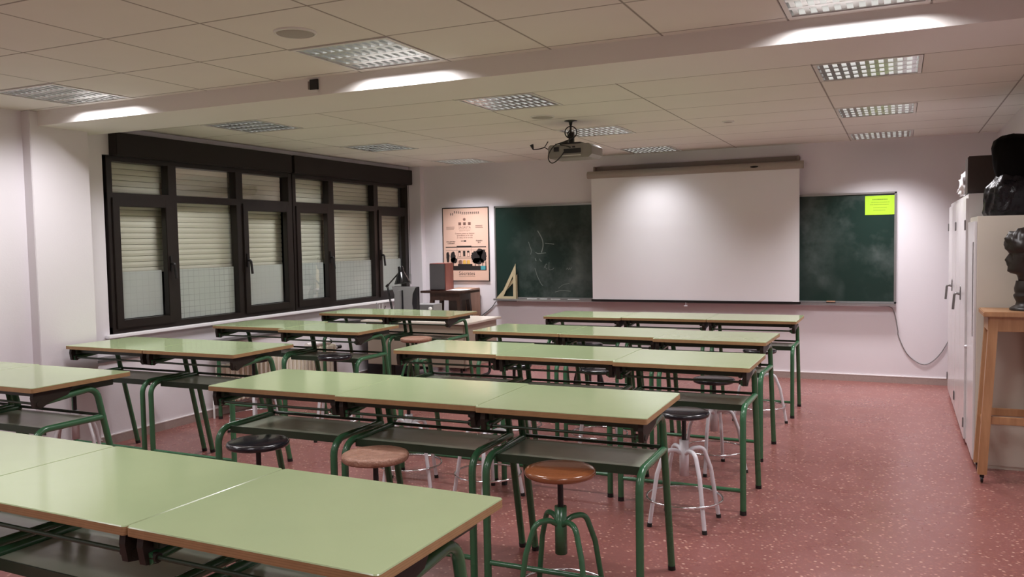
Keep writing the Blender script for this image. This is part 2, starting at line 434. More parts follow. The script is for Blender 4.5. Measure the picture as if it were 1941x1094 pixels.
# the wall opening is filled with the night outside
struct(MB().box(XW-.5, XW-.45, 4.9, 10.2, .7, 2.7).build('wall_outside', plain('night outside', (.03,.03,.028,1), .9)))
window('window_1', 5.15, 7.58, (5.875, 6.755), (5.20, 7.50), (0, 1, 0))
window('window_2', 7.59, 10.03, (8.30, 9.25), (7.54, 10.03), (1, 1, 0), True)

# ------------------------------------------------------------------ luminaires
def make_luminaire():
    t = empty('ceiling_luminaire', label='x', cat='ceiling light', group='recessed louvred ceiling lights')
    h = S/2; m = MB()
    for a in (0, 1):
        s = -1 if a else 1
        m.box(-h+.004, h-.004, s*(h-.004) if s < 0 else h-.026, s*(h-.026) if s < 0 else h-.004, H-.004, H+.012)
        m.box(s*(h-.004) if s < 0 else h-.026, s*(h-.026) if s < 0 else h-.004, -h+.026, h-.026, H-.004, H+.012)
    m.box(-h+.004, h-.004, -h+.004, h-.004, H+.10, H+.104)
    for s in (-1, 1):
        m.box(min(s*(h-.004), s*(h-.008)), max(s*(h-.004), s*(h-.008)), -h+.004, h-.004, H+.012, H+.10)
        m.box(-h+.008, h-.008, min(s*(h-.004), s*(h-.008)), max(s*(h-.004), s*(h-.008)), H+.012, H+.10)
    m.build('housing', LUMFRAME, t)
    r = MB(); w = (2*(h-.026))/4            # four troughs running along x
    for k in range(5):                       # ridges between the troughs: inverted V with flat bottom
        y = -h+.026+k*w; b = .020
        ya, yb = max(y-b, -h+.026), min(y+b, h-.026); ta, tb = max(y-.003, -h+.026), min(y+.003, h-.026)
        r.quad((-h+.026,ya,H-.001),(h-.026,ya,H-.001),(h-.026,yb,H-.001),(-h+.026,yb,H-.001))
        r.quad((-h+.026,ya,H-.001),(h-.026,ya,H-.001),(h-.026,ta,H+.055),(-h+.026,ta,H+.055))
        r.quad((-h+.026,yb,H-.001),(h-.026,yb,H-.001),(h-.026,tb,H+.055),(-h+.026,tb,H+.055))
    r.build('reflector', LUMREF, t, fix=False)
    lv = MB(); n = 11
    for k in range(4):
        yc = -h+.026+(k+.5)*w; hw = w/2-.019
        for i in range(n):
            x = -h+.05+i*(2*h-.1)/(n-1)
            A = [(x-.012,yc-hw,H),(x+.012,yc-hw,H),(x+.012,yc+hw,H),(x-.012,yc+hw,H)]
            B = [(x-.001,yc-hw-.012,H+.045),(x+.001,yc-hw-.012,H+.045),(x+.001,yc+hw+.012,H+.045),(x-.001,yc+hw+.012,H+.045)]
            lv.add(A+B, [[0,1,2,3],[0,4,7,3],[1,5,6,2]])
    lv.build('louvre', LUMREF, t, fix=False)
    for k in range(4):
        yc = -h+.026+(k+.5)*w
        MB().tube([(-h+.03,yc,H+.068),(h-.03,yc,H+.068)], .013, 10).build('fluorescent_tube', TUBE, t)
    return t
lum0 = make_luminaire()
lum_names = ['louvred ceiling light before the beam, on the window side', 'louvred ceiling light before the beam, beside the dark hole in the beam', 'louvred ceiling light before the beam, above the aisle and cut by the picture top',
 'louvred ceiling light just behind the beam, over the window tables', 'louvred ceiling light just behind the beam, in front of the projector', 'louvred ceiling light just behind the beam, above the aisle',
 'louvred ceiling light in the middle row behind the beam, near the windows', 'louvred ceiling light directly behind the projector mount', 'louvred ceiling light in the middle row behind the beam, above the aisle',
 'louvred ceiling light by the blackboard wall, near the window corner', 'louvred ceiling light in front of the projection screen', 'louvred ceiling light by the blackboard wall, towards the cabinets']
def lamp(x, y, p, sy=None, spr=138):
    L = bpy.data.lights.new('panel light', 'AREA'); L.shape = 'RECTANGLE'; L.size = .56; L.size_y = sy or .56; L.energy = p; L.spread = math.radians(spr); L.color = (1.0, .97, 1.0)
    o = bpy.data.objects.new('panel_light', L); COL.objects.link(o); o.location = (x, y, H-.006); return o
for i, (x, y) in enumerate(LUM):
    c = (x+S/2, y+S/2, 0)
    if i == 0: lum0.location = c; lum0['label'] = lum_names[0]
    else: dup(lum0, c, 0, lum_names[i])
    if y > 9: lamp(c[0], 9.64, 8.5 if abs(x+3) < .1 else 24., .22, 98)
    else: lamp(c[0], c[1], 13. if i < 3 else (22. if y < 7 else 31.))
    if i < 3: lamp(c[0], y+S-.085, 13., .05, 150)      # extra strip light added along the edge tube to brighten the beam face
for x in (-5.2, -2.7, -.2):
    for y in (1.75, -.3): lamp(x, y, 18.)

# ceiling loudspeakers, detector, hole in the beam
def disc(name, x, y, r, label, cat, mat, group=None):
    t = empty(name, (x, y, H), 0, label, cat, group)
    MB().lathe([(r, 0), (r, -.006), (r-.012, -.010), (r-.012, -.006)], 32).build('rim', LUMFRAME, t)
    MB().lathe([(r-.012, -.004), (r-.014, -.008), (r*.5, -.012), (.001, -.013)], 32).build('grille', mat, t)
disc('ceiling_speaker', -2.72, 3.40, .105, 'round grey ceiling loudspeaker before the beam', 'speaker', GRILLE, 'round ceiling loudspeakers')
disc('ceiling_speaker', -2.76, 6.67, .105, 'round ceiling loudspeaker between the lights in front of the projector', 'speaker', GRILLE, 'round ceiling loudspeakers')
disc('smoke_detector', -1.42, 7.83, .055, 'small round detector alone on the ceiling towards the aisle', 'detector', GRILLE)
jb = MB(); jb.box(-3.388, -3.325, BX0-.012, BX0, 2.625, 2.69, c=.002); jb.mi = 1; jb.box(-3.388, -3.33, BX0-.013, BX0, 2.607, 2.624); jb.mi = 2; jb.box(-3.402, -3.389, BX0-.010, BX0, 2.63, 2.68)
tag(jb.build('junction_box', [BLACKMETAL, LUMFRAME, BATTEN]), 'small dark open junction box on the face of the ceiling beam', 'junction box')

# ------------------------------------------------------------------ drafting tables
TW, TD, TZ = .836, .642, .885
def make_table():
    t = empty('drafting_table', label='x', cat='table', group='green drafting tables')
    hw, hd = TW/2, TD/2
    b = MB(); bm = bmesh.new()
    top = MB(); c = .008
    poly = []
    for sx, sy in ((-1,-1),(1,-1),(1,1),(-1,1)):
        cx, cy = sx*(hw-.012), sy*(hd-.012); a0 = {(-1,-1): PI, (1,-1): 1.5*PI, (1,1): 0, (-1,1): .5*PI}[(sx,sy)]
        for k in range(5): a = a0+k*PI/8; poly.append((cx+.012*math.cos(a), cy+.012*math.sin(a)))
    n = len(poly); z0, z1, z2 = TZ-.027, TZ-.003, TZ
    ins = [(x*(1-.002/hw), y*(1-.002/hd)) for x, y in poly]
    vs = [(x,y,z0) for x,y in poly]+[(x,y,z1) for x,y in poly]+[(x,y,z2) for x,y in ins]
    top.mi = 1; top.add(vs, [list(range(n))[::-1]]+[[i,(i+1)%n,n+(i+1)%n,n+i] for i in range(n)])
    top.mi = 0; top.add(vs, [[n+i,n+(i+1)%n,2*n+(i+1)%n,2*n+i] for i in range(n)]+[[2*n+i for i in range(n)]])
    top.build('tabletop', [LAM, PLY], t, fix=False); bm.free()
    # steel frame screwed under the top
    f = MB()
    for s in (-1, 1):
        x = s*.345; f.box(min(x, x+s*.024), max(x, x+s*.024), -.275, .235, TZ-.070, TZ-.027, c=.003)
    f.box(-.345, .345, -.25, -.225, TZ-.062, TZ-.027); f.box(-.345, .345, .20, .225, TZ-.06, TZ-.027)
    f.tube([(-.40,-.272,TZ-.094), (.40,-.272,TZ-.094)], .007, 8)
    f.build('top_frame', DKGREEN, t)
    for s in (-1, 1):
        q = MB(); x = s*.374
        q.prism([(-.300,TZ-.030),(-.305,TZ-.060),(-.296,TZ-.112),(-.255,TZ-.120),(-.200,TZ-.092),(-.09,TZ-.07),(-.06,TZ-.030)], min(x, x+s*.024), max(x, x+s*.024), 'x')
        q.tube([(s*.35,-.272,TZ-.094),(s*.402,-.272,TZ-.094)], .014, 10)
        q.build('tilt_bracket', BRACKET, t)
    L = .376; r = .0185
    for s in (-1, 1):
        m = MB(); x = s*L
        m.tube(fillet([(x,.282,.02),(x,.105,TZ-.062),(x,-.285,TZ-.098)], .075, 7), r, 12)
        lo = m.build('leg', GREEN, t)
        MB().tube([(x,.286,0),(x,.2795,.026)], r+.001, 12).build('rubber_foot', RUBBER, lo)
        m = MB(); m.tube(fillet([(x,-.298,.02),(x,-.298,.642),(x,.155,.642)], .085, 8), r, 12)
        lo = m.build('leg', GREEN, t)
        MB().tube([(x,-.298,0),(x,-.298,.026)], r+.001, 12).build('rubber_foot', RUBBER, lo)
    m = MB(); m.tube([(-L,-.298,.145),(L,-.298,.145)], .0125, 10); m.build('foot_rail', GREEN, t)
    sh = MB(); w = L-.012
    sh.box(-w, w, -.213, .150, .630, .634); sh.mi = 1
    sh.box(-w, w, -.217, -.211, .606, .644); sh.tube([(-w,.152,.650),(w,.152,.650)], .009, 8)
    sh.build('shelf', [SHELF, DKGREEN], t)
    return t
tab0 = make_table(); first = [True]
def place(fl, fr, label, zs=1., rot=None, group=None):
    """front corners of the top -> table"""
    a = Vector((fl[0], fl[1])); b = Vector((fr[0], fr[1])); d = b-a
    rz = math.atan2(d.y, d.x) if rot is None else rot
    mid = (a+b)/2; nrm = Vector((-math.sin(rz), math.cos(rz)))
    c = mid + nrm*TD/2; sc = (min(d.length-.004, .875)/TW, 1, zs)
    if first[0]:
        first[0] = False; tab0.location = (c.x, c.y, 0); tab0.rotation_euler = (0,0,rz); tab0.scale = sc; tab0['label'] = label; tab0['group'] = group or tab0['group']; return tab0
    return dup(tab0, (c.x, c.y, 0), rz, label, group, sc)
G1, G2 = 'green drafting tables in the long rows', 'green drafting tables in pairs along the windows'
rowname = {1: 'front row cut by the picture bottom', 2: 'row with three stools in front', 3: 'third row from the blackboard', 4: 'second row from the blackboard', 5: 'row standing below the projection screen'}
R = {1: [(-3.62,1.666),(-2.775,1.641),(-1.932,1.616),(-1.087,1.590)], 2: [(-3.46,3.50),(-2.60,3.46),(-1.79,3.455),(-.97,3.42)],
     3: [(-3.31,5.14),(-2.47,5.08),(-1.63,5.04),(-.79,4.96)], 4: [(-3.35,6.45),(-2.53,6.39),(-1.715,6.36),(-.88,6.19)],
     5: [(-3.28,7.83),(-2.47,7.89),(-1.64,7.90),(-.83,7.87)]}
for k in R:
    p = R[k]
    for i, w in enumerate(('end towards the windows', 'middle', 'end at the aisle')):
        j = .006*((i*7+k*3) % 3) if k > 1 else .002*i
        rot = None
        rot = {1: -.030, 2: .012, 3: -.005, 4: -.03, 5: 0.}[k]
        place((p[i][0], p[i][1]+j), (p[i+1][0], p[i+1][1]+j), 'green-topped drafting table, %s of the %s' % (w, rowname[k]), 1., rot, G1)
Lr = {2: [(-5.96,3.06),(-5.11,3.03),(-4.255,2.99)], 3: [(-5.90,4.47),(-5.06,4.46),(-4.18,4.43)], 4: [(-5.95,6.11),(-5.06,6.00),(-4.18,5.86)], 5: [(-5.80,7.53),(-4.93,7.46),(-4.15,7.45)]}
lname = {2: 'pair cut off beside the wall column', 3: 'pair under the first window', 4: 'pair beside the radiator', 5: "pair in front of the teacher's desk"}
for k in Lr:
    p = Lr[k]
    for i, w in enumerate(('window side', 'inner side')):
        place((p[i][0], p[i][1]+.008*i), (p[i+1][0], p[i+1][1]+.008*i), 'green-topped drafting table, %s of the %s' % (w, lname[k]), 1.0175, -.01, G2)

# ------------------------------------------------------------------ stools
def make_stool(name, seat_r, seat_mat, frame_mat, zs, fat=.032, rz=.15):
    t = empty(name, label='x', cat='stool')
    r = seat_r; e = .012
    prof = [(.001,zs-fat),(r-e,zs-fat),(r-.004,zs-fat+.004),(r,zs-fat+e),(r,zs-e),(r-.003,zs-.005),(r-e,zs-.001),(r*.75,zs+.001),(.001,zs+.001)]
    MB().lathe(prof, 40).build('seat', seat_mat, t)
    MB().tube([(0,0,.40),(0,0,zs-fat+.001)], .013, 12).build('spindle', BLACKMETAL, t)
    m = MB(); m.lathe([(.024,.275),(.027,.275),(.027,.485),(.022,.485)], 20); m.build('column', frame_mat, t)
    for k in range(4):
        a = PI/4+k*PI/2+.2; d = Vector((math.cos(a), math.sin(a), 0))
        pts = [d*.015+Vector((0,0,.405)), d*.055+Vector((0,0,.430)), d*.125+Vector((0,0,.432)), d*.175+Vector((0,0,.30)), d*.225+Vector((0,0,.012))]
        lo = MB().tube(fillet(pts, .05, 6), .0125, 10).build('leg', frame_mat, t)
        MB().tube([d*.2262+Vector((0,0,0)), d*.2235+Vector((0,0,.022))], .0145, 10).build('rubber_foot', RUBBER, lo)
    MB().ring((0,0,rz), .216, .0065, 48, 8).build('foot_ring', CHROME, t)
    return t
gs = 'screw stools about the tables'
def put(o, x, y, rz, label): o.location = (x, y, 0); o.rotation_euler = (0,0,rz); o['label'] = label; o['group'] = gs; return o
put(make_stool('screw_stool', .157, BROWNSEAT, GREEN, .655, .032, .115), -1.343, 3.385, -.1, 'screw stool with a smooth glossy brown seat and green legs')
ls = put(make_stool('screw_stool', .160, LEATHER, GREEN, .655, .036, .115), -2.265, 3.325, .5, 'screw stool with a worn tan leather seat, tucked before the middle table')
put(make_stool('screw_stool', .157, BLACKSEAT, GREEN, .655, .032, .115), -2.98, 3.325, .3, 'black-seated screw stool in the same line as the tan leather one')
ws = put(make_stool('screw_stool', .145, BLACKSEAT, WHITEMETAL, .655), -1.125, 4.785, -.25, 'black-seated white screw stool standing at the aisle end behind the brown stool')
wl_ = [(-3.03, 4.86, .2, 'white-legged screw stool behind the tan leather stool, seat hidden by the table'),
       (-2.42, 4.83, .9, 'white-legged screw stool seen between two tables, its seat hidden behind the brackets'),
       (-1.19, 5.98, .5, 'white-legged screw stool with black seat under the third-row table edge by the aisle'),
       (-2.11, 6.16, .1, 'white-legged screw stool before the middle table of the second row from the blackboard'),
       (-1.12, 7.66, .7, 'white-legged screw stool by the aisle below the projection screen'),
       (-2.85, 6.20, .4, 'white-legged screw stool with tall dark spindle before the window end of the second row'),
       (-5.22, 5.80, -.3, 'white-legged screw stool beneath the window pair of tables, near the radiator'),
       (-4.36, 5.84, .3, 'white-legged screw stool with black seat before the inner table beside the radiator'),
       (-5.42, 4.16, .6, 'white-legged screw stool by the wall column behind the picture-edge tables')]
for x, y, rz, lb in wl_: dup(ws, (x, y, 0), rz, lb, None, (1, 1, 1.085 if 'inner table' in lb else 1))
bs = make_stool('screw_stool', .14, BLACKSEAT, BLACKMETAL, .655); put(bs, -2.72, 7.64, .2, 'black-legged screw stool with a chrome ring, in the row below the screen')
dup(ls, (-4.41, 7.25, 0), .1, 'tan leather screw stool before the tables by the teacher desk', None, (1, 1, 1.07))

# ------------------------------------------------------------------ back wall: blackboard, screen, poster
bb = empty('blackboard', (0, YB, 0), 0, 'long dark green chalkboard running across the end wall behind the screen', 'blackboard')
bx0, bx1, bz0, bz1 = -4.93, -.03, .885, 2.118
MB().box(bx0+.02, bx1-.02, -.022, -.002, bz0+.02, bz1-.02).build('writing_surface', CHALKBOARD, bb)
fr = MB()
for a in ((bx0,bx1,bz1-.022,bz1),(bx0,bx1,bz0,bz0+.022),(bx0,bx0+.022,bz0,bz1),(bx1-.022,bx1,bz0,bz1)): fr.box(a[0],a[1],-.032,-.001,a[2],a[3], c=.003)
fr.build('board_frame', ALU, bb)
tr = MB(); tr.box(bx0, bx1, -.095, -.030, bz0-.022, bz0-.008, c=.002); tr.box(bx0, bx1, -.099, -.092, bz0-.022, bz0+.003); tr.build('chalk_tray', ALU, bb)
def bpt(px, py):   # sketch coordinates on the visible window side of the board
    return (bx0+.03+(px-50)/1005*1.30, bz1-.02-(py-70)/930*1.19)
def stroke(pts, w, mat):
    m = MB(); P = spline([(bpt(*p)[0], -.0235, bpt(*p)[1]) for p in pts], 6)
    for i in range(len(P)-1):
        d = (P[i+1]-P[i]); n = Vector((-d.z,0,d.x)).normalized()*w; y = Vector((0,-.0004*(i%2),0))
        m.quad(P[i]-n+y, P[i+1]-n+y, P[i+1]+n+y, P[i]+n+y)
    return m
def chalk(strokes, mat):
    M = MB()
    for pts, w in strokes:
        s = stroke(pts, w, mat); M.add(s.v, s.f)
    M.build('chalk_drawing', mat, bb, fix=False)
chalk([([(512,318),(540,365),(565,420),(568,480),(550,540)],.006), ([(590,448),(630,452),(690,458)],.004), ([(485,540),(515,552),(560,548),(600,545)],.004)], plain('soft chalk', (.24,.28,.26,1), .9, var=.3, scale=80))
chalk([([(410,430),(425,480),(440,520),(430,560)],.004), ([(480,600),(490,628)],.006), ([(530,605),(535,625),(550,630)],.005), ([(575,700),(600,660),(610,670)],.0035), ([(600,655),(590,690),(608,712)],.003), ([(632,640),(630,680),(632,716),(660,716),(685,700)],.0035),
       ([(815,715),(830,700),(838,718),(850,698),(858,716),(875,690)],.003), ([(475,700),(500,780),(540,860),(560,880)],.004), ([(730,905),(780,870),(850,855)],.003), ([(690,945),(760,930),(860,935)],.004)], FAINTCHALK)
def chalk_stick(x, l, lab):
    o = MB().tube([(-l/2,0,0),(l/2,0,0)], .007, 8).build('chalk_stick', CHALK); o.location = (x, YB-.062, bz0-.001); tag(o, lab, 'chalk', 'chalk sticks on the tray')
for x, l, lb in ((-4.38,.14,'long white chalk stick lying beside the wooden set squares'), (-4.22,.10,'white chalk stick lying halfway along the tray'), (-4.05,.13,'white chalk stick next towards the screen'), (-3.80,.16,'white chalk stick closest to the screen edge')): chalk_stick(x, l, lb.replace('closest to', 'beside'))
er = MB(); er.box(-.05,.05,-.022,.022,0,.018,c=.003); er.mi = 1; er.box(-.048,.048,-.02,.02,.018,.034,c=.003)
tag(er.build('board_eraser', [DKPLAS, PANELWOOD], None, (-.70, YB-.064, bz0-.008)), 'wooden felt eraser on the chalk tray below the bare board', 'eraser')
def setsquare(name, outer, inner, y, label):
    b = bmesh.new(); vo = [b.verts.new((x,0,z)) for x,z in outer]; vi = [b.verts.new((x,0,z)) for x,z in inner]
    n = len(outer)
    for i in range(n): b.faces.new((vo[i], vo[(i+1)%n], vi[(i+1)%n], vi[i]))
    r = bmesh.ops.extrude_face_region(b, geom=b.faces[:]); bmesh.ops.translate(b, vec=(0,-.008,0), verts=[v for v in r['geom'] if isinstance(v, bmesh.types.BMVert)])
    bmesh.ops.recalc_face_normals(b, faces=b.faces[:])
    me = bpy.data.meshes.new(name); b.to_mesh(me); b.free(); me.materials.append(WOODY)
    o = bpy.data.objects.new(name, me); COL.objects.link(o); o.location = (0, y, 0); tag(o, label, 'set square', 'wooden set squares'); return o
zt_ = bz0-.008
sq1 = setsquare('set_square', [(-4.925,zt_),(-4.60,zt_),(-4.60,zt_+.335)], [(-4.845,zt_+.035),(-4.635,zt_+.035),(-4.635,zt_+.245)], YB-.036, 'wooden right-angled set square with equal sides, standing on the chalk tray')
sq1['label'] = 'wide wooden set square with equal sides standing on the chalk tray'
setsquare('set_square', [(-4.865,zt_),(-4.615,zt_),(-4.615,zt_+.475)], [(-4.80,zt_+.04),(-4.655,zt_+.04),(-4.655,zt_+.315)], YB-.048, 'tall narrow wooden set square in front of the wider one')

# projection screen
YS = YB-.15
ps = empty('projection_screen', (0, YS, 0), 0, 'pulled-down white projection screen hanging before the chalkboard', 'projection screen')
sc = MB(); nx, nz = 40, 30; sx0, sx1, sz0, sz1 = -3.51, -1.03, .90, 2.43
vs = []; fs = []
for j in range(nz+1):
    for i in range(nx+1):
        u, v = i/nx, j/nz; y = .004*math.sin(u*9+1)*(1-v)**3 + .006*math.sin(u*4.2)*(1-v)**2
        y += -.004*math.exp(-((v-.585)*60)**2)
        vs.append((sx0+(sx1-sx0)*u, y, sz0+(sz1-sz0)*v))
for j in range(nz):
    for i in range(nx): fs.append([j*(nx+1)+i, j*(nx+1)+i+1, (j+1)*(nx+1)+i+1, (j+1)*(nx+1)+i])
sc.add(vs, fs, True); sc.build('screen_fabric', SCREEN, ps, fix=False)
cz = MB(); c_ = [(.045*math.cos(a), .045*math.sin(a)) for a in [k*PI/8 for k in range(16)]]
cz.prism([(y, 2.455+z) for y, z in c_], -3.555, -.985, 'x'); cz.build('roller_casing', SCREENCASE, ps)
lb = MB(); lb.lathe([(.034,0),(.034,.003),(.022,.003),(.022,0)], 20, (0,0,0), Matrix.Rotation(PI/2, 3, 'X') @ Matrix.Diagonal((1.4,.32,1)), False)
lo = lb.build('maker_badge', BLACKMETAL, ps, (-1.52, -.046, 2.452))
bt = MB(); bt.box(-3.50, -1.04, .105, .148, 2.47, 2.565, c=.003)
for x in (-3.49, -1.06): bt.box(x, x+.02, .02, .148, 2.49, 2.56, c=.003)
bt.build('wall_batten', BATTEN, ps)
wb = MB(); wb.box(-3.525, -1.015, -.010, .010, .875, .902, c=.004); wb.build('weight_bar', BLACKMETAL, ps)
pl = MB(); pl.tube([(-2.33,0,.875),(-2.33,0,.845)], .004, 8); pl.box(-2.35,-2.31,-.006,.006,.828,.845,c=.002); pl.build('pull_handle', WHITEMETAL, ps)

def text_mesh(txt, size, align='CENTER', bold=0.):
    cu = bpy.data.curves.new('letters', 'FONT'); cu.body = txt; cu.size = size; cu.align_x = align; cu.offset = bold; cu.resolution_u = 2
    o = bpy.data.objects.new('letters', cu); COL.objects.link(o)
    bpy.context.view_layer.update()
    me = o.evaluated_get(bpy.context.evaluated_depsgraph_get()).to_mesh()
    vs = [v.co.copy() for v in me.vertices]; fs = [list(p.vertices) for p in me.polygons]
    bpy.data.objects.remove(o); bpy.data.curves.remove(cu); return vs, fs

# poster
po = empty('framed_poster', (-5.375, YB, 1.618), 0, 'framed peach school poster with a building drawing, on the end wall', 'poster')
pw, ph = .355, .503
fr = MB()
for a in ((-pw,pw,ph-.010,ph),(-pw,pw,-ph,-ph+.010),(-pw,-pw+.010,-ph,ph),(pw-.010,pw,-ph,ph)): fr.box(a[0],a[1],-.018,0,a[2],a[3],c=.002)
fr.build('poster_frame', BLACKMETAL, po)
MB().box(-pw+.008, pw-.008, -.012, -.002, -ph+.008, ph-.008).build('poster_sheet', PEACH, po)
ink, ink2, fad, yel, tea = MB(), MB(), MB(), MB(), MB()
def put_text(m, t, x, z, size, align='CENTER', bold=0., y=-.0128, sx=1.):
    v, f = text_mesh(t, size, align, bold); m.add([(x+p.x*sx, y, z+p.y) for p in v], f)
def U(px, py): return (-pw+.01+(px-133)/(690-133)*(2*pw-.02), ph-.01-(py-90)/(980-90)*(2*ph-.02))  # sketch coords
def rect(m, x0, y0, x1, y1, y=-.0126):
    a = U(x0,y0); b = U(x1,y1); m.quad((a[0],y,b[1]),(b[0],y,b[1]),(b[0],y,a[1]),(a[0],y,a[1]))
def blob(m, cx, cy, rx, ry, seed, y=-.0132):
    rr = random.Random(seed); c = U(cx, cy); n = 44; kx = (2*pw-.02)/557; kz = (2*ph-.02)/890; P = []
    for k in range(n):
        a = 2*PI*k/n; q = .82+.25*rr.random(); P.append((c[0]+rx*kx*q*math.cos(a), y, c[1]+ry*kz*q*math.sin(a)))
    m.add([(c[0],y,c[1])]+P, [[0,1+k,1+(k+1)%n] for k in range(n)])
# row of little figures along the top
for k in range(15):
    x = 228+k*24.5; z = 165 if k < 2 else (140+3*(k-2) if k < 6 else 156)
    blob(ink, x+3, z-14, 6, 5, 40+k); rect(ink, x, z-10, x+6, z+3); rect(ink, x-3, z+3, x+1, z+13); rect(ink, x+5, z+3, x+8, z+13); rect(ink, x-6, z-6, x+12, z-3)
# crest, three squares with letters
blob(fad, 400, 228, 18, 18, 5)
for x, ch in ((325,'I'),(384,'E'),(444,'S')):
    rect(fad, x, 262, x+35, 300); put_text(ink, ch, U(x+18,0)[0], U(0,298)[1], .042, y=-.0135, sx=.9)
put_text(fad, 'SAGASTA', U(402,0)[0], U(0,340)[1], .044)
rect(fad, 325, 350, 480, 352)
put_text(fad, 'Instituto de Logroño', U(402,0)[0], U(0,372)[1], .020)
for i, s in enumerate(('Creamos juntos en tiempos', 'aprendemos en la calle', 'en casa y en la escuela')): put_text(fad, s, U(402,0)[0], U(0,408+i*25)[1], .0265, bold=.0005)
for i in range(3):
    rect(fad, 172, 318+i*13, 276-8*(i==2), 323+i*13); rect(fad, 536, 304+i*13, 622+6*(i==2), 309+i*13)
put_text(ink, 'ENCUENTRO', U(228,0)[0], U(0,507)[1], .023, bold=.0006); put_text(ink, 'LITERARIO', U(230,0)[0], U(0,529)[1], .023, bold=.0006)
put_text(ink, 'Diciembre', U(578,0)[0], U(0,498)[1], .023, bold=.0006); put_text(ink, '2011', U(578,0)[0], U(0,520)[1], .023, bold=.0006)
rect(ink, 352, 490, 420, 497); blob(ink, 405, 494, 17, 9, 3)
# facade
rect(ink2, 160, 562, 662, 574); rect(ink2, 298, 553, 482, 563); rect(ink2, 160, 604, 660, 606); rect(ink2, 300, 580, 302, 760); rect(ink2, 478, 580, 480, 760); rect(ink2, 300, 702, 478, 706); rect(ink2, 300, 690, 478, 692)
for x in (318, 375, 426):
    rect(ink2, x, 618, x+30, 622); rect(ink2, x, 622, x+4, 680); rect(ink2, x+26, 622, x+30, 680); blob(ink2, x+15, 625, 17, 12, x)
    if x == 375: rect(ink2, x+5, 630, x+25, 680)
rect(ink2, 318, 684, 352, 688); rect(ink2, 426, 684, 458, 688)
for x in (322, 374, 424):
    rect(yel if x != 322 else fad, x, 738, x+38, 778); blob(yel if x != 322 else fad, x+19, 738, 19, 13, x+1); rect(ink2, x-3, 735, x, 790); 
blob(ink2, 185, 690, 22, 70, 11); blob(ink2, 250, 690, 34, 72, 12); blob(ink2, 262, 730, 40, 40, 13); rect(ink2, 246, 740, 258, 830)
blob(ink2, 540, 690, 68, 80, 14); blob(ink2, 620, 680, 46, 85, 15); blob(ink2, 585, 630, 40, 45, 16); blob(ink2, 560, 740, 70, 40, 17)
for x in (520, 566, 612, 650): rect(ink2, x, 745, x+9, 800)
rect(ink2, 160, 800, 662, 856); rect(ink2, 310, 776, 490, 802)
rect(tea, 592, 800, 650, 848, -.0136)
put_text(ink, 'Sòcrates', U(420,0)[0], U(0,913)[1], .072); rect(ink, 320, 928, 522, 931)
ink.build('black_lettering', INK, po, fix=False); ink2.build('building_picture', INK, po, fix=False); fad.build('brown_print', FADEDINK, po, fix=False); yel.build('yellow_print', YELLOWINK, po, fix=False); tea.build('teal_label', TEAL, po, fix=False)

# neon notice
no = empty('paper_notice', (-.20, YB-.024, 1.975), 0, 'bright yellow-green printed notice taped in the upper corner of the chalkboard', 'notice')
MB().box(-.150, .150, -.0015, 0, -.106, .104).build('paper_sheet', NEON, no)
tx = MB()
rr = random.Random(4)
for x0, x1, z, hh in ((-.075,.08,.062,.010),(-.09,.10,.031,.005),(-.10,.09,.006,.005),(-.065,.075,-.028,.005),(-.065,.06,-.056,.005)):
    x = x0
    while x < x1:
        w = .004+.012*rr.random(); tx.quad((x,-.0022,z-hh/2),(min(x+w,x1),-.0022,z-hh/2),(min(x+w,x1),-.0022,z+hh/2),(x,-.0022,z+hh/2)); x += w+.003
tx.build('printed_lines', NEONINK, no, fix=False)

# wall cables
def cable(pts, r, mat, label):
    o = MB().tube(spline(pts, 8), r, 8).build('wall_cable', mat); tag(o, label, 'cable'); return o
cable([(-.20,YB-.06,.862),(-.09,YB-.03,.85),(-.045,YB-.008,.78),(-.01,YB-.006,.60),(0.0,YB-.006,.52),(.08,YB-.006,.34),(.20,YB-.01,.235),(.30,YB-.01,.235),(.42,YB-.01,.36),(.55,YB-.01,.62)], .005, GREYPLAS, 'thin cable drooping from the board tray to behind the cabinets')
cable([(-4.60,YB-.07,.856),(-4.80,YB-.06,.858),(-4.92,YB-.02,.85),(-5.0,YB-.008,.76),(-5.16,YB-.008,.64),(-5.35,YB-.008,.5)], .005, DKPLAS, 'thin dark cable running down from the board beside the poster')

# ------------------------------------------------------------------ projector
pj = empty('ceiling_projector', (-2.64, 7.03, 0), 0, 'grey ceiling-mounted projector with looping black cables', 'projector')
MB().prism([(-.21,2.40),(-.19,2.375),(.17,2.375),(.20,2.40),(.20,2.47),(.17,2.495),(-.19,2.495),(-.21,2.475)], -.02, .27, 'y').build('projector_body', PROJ, pj)
pn = MB(); pn.box(-.06,.10,-.026,-.02,2.415,2.455,c=.002); pn.box(-.155,-.105,-.024,-.02,2.435,2.475); pn.box(-.01,.005,-.026,-.02,2.462,2.472); pn.box(.02,.045,-.026,-.02,2.462,2.474)
pn.build('connector_panel', DKPLAS, pj)
MB().box(-.08,.10,-.023,-.02,2.392,2.400).build('badge_strip', LUMFRAME, pj)
le = MB(); le.lathe([(.045,0),(.045,.03),(.035,.032),(.001,.025)], 24, (.08,.27,2.435), Matrix.Rotation(-PI/2, 3, 'X')); le.build('lens', DKPLAS, pj)
pl_ = bpy.data.lights.new('screen fill spot', 'SPOT'); pl_.energy = 22; pl_.spot_size = math.radians(38); pl_.spot_blend = 1; pl_.shadow_soft_size = .02; pl_.color = (.80, .86, 1.0)  # added fill spot for the bright oval on the screen, not a projection
pb_ = bpy.data.objects.new('screen_fill_spot', pl_); COL.objects.link(pb_); pb_.location = (-2.56, 7.34, 2.435); pb_.rotation_euler = (Vector((-2.52, 10.05, 1.74))-pb_.location).to_track_quat('-Z', 'Y').to_euler()
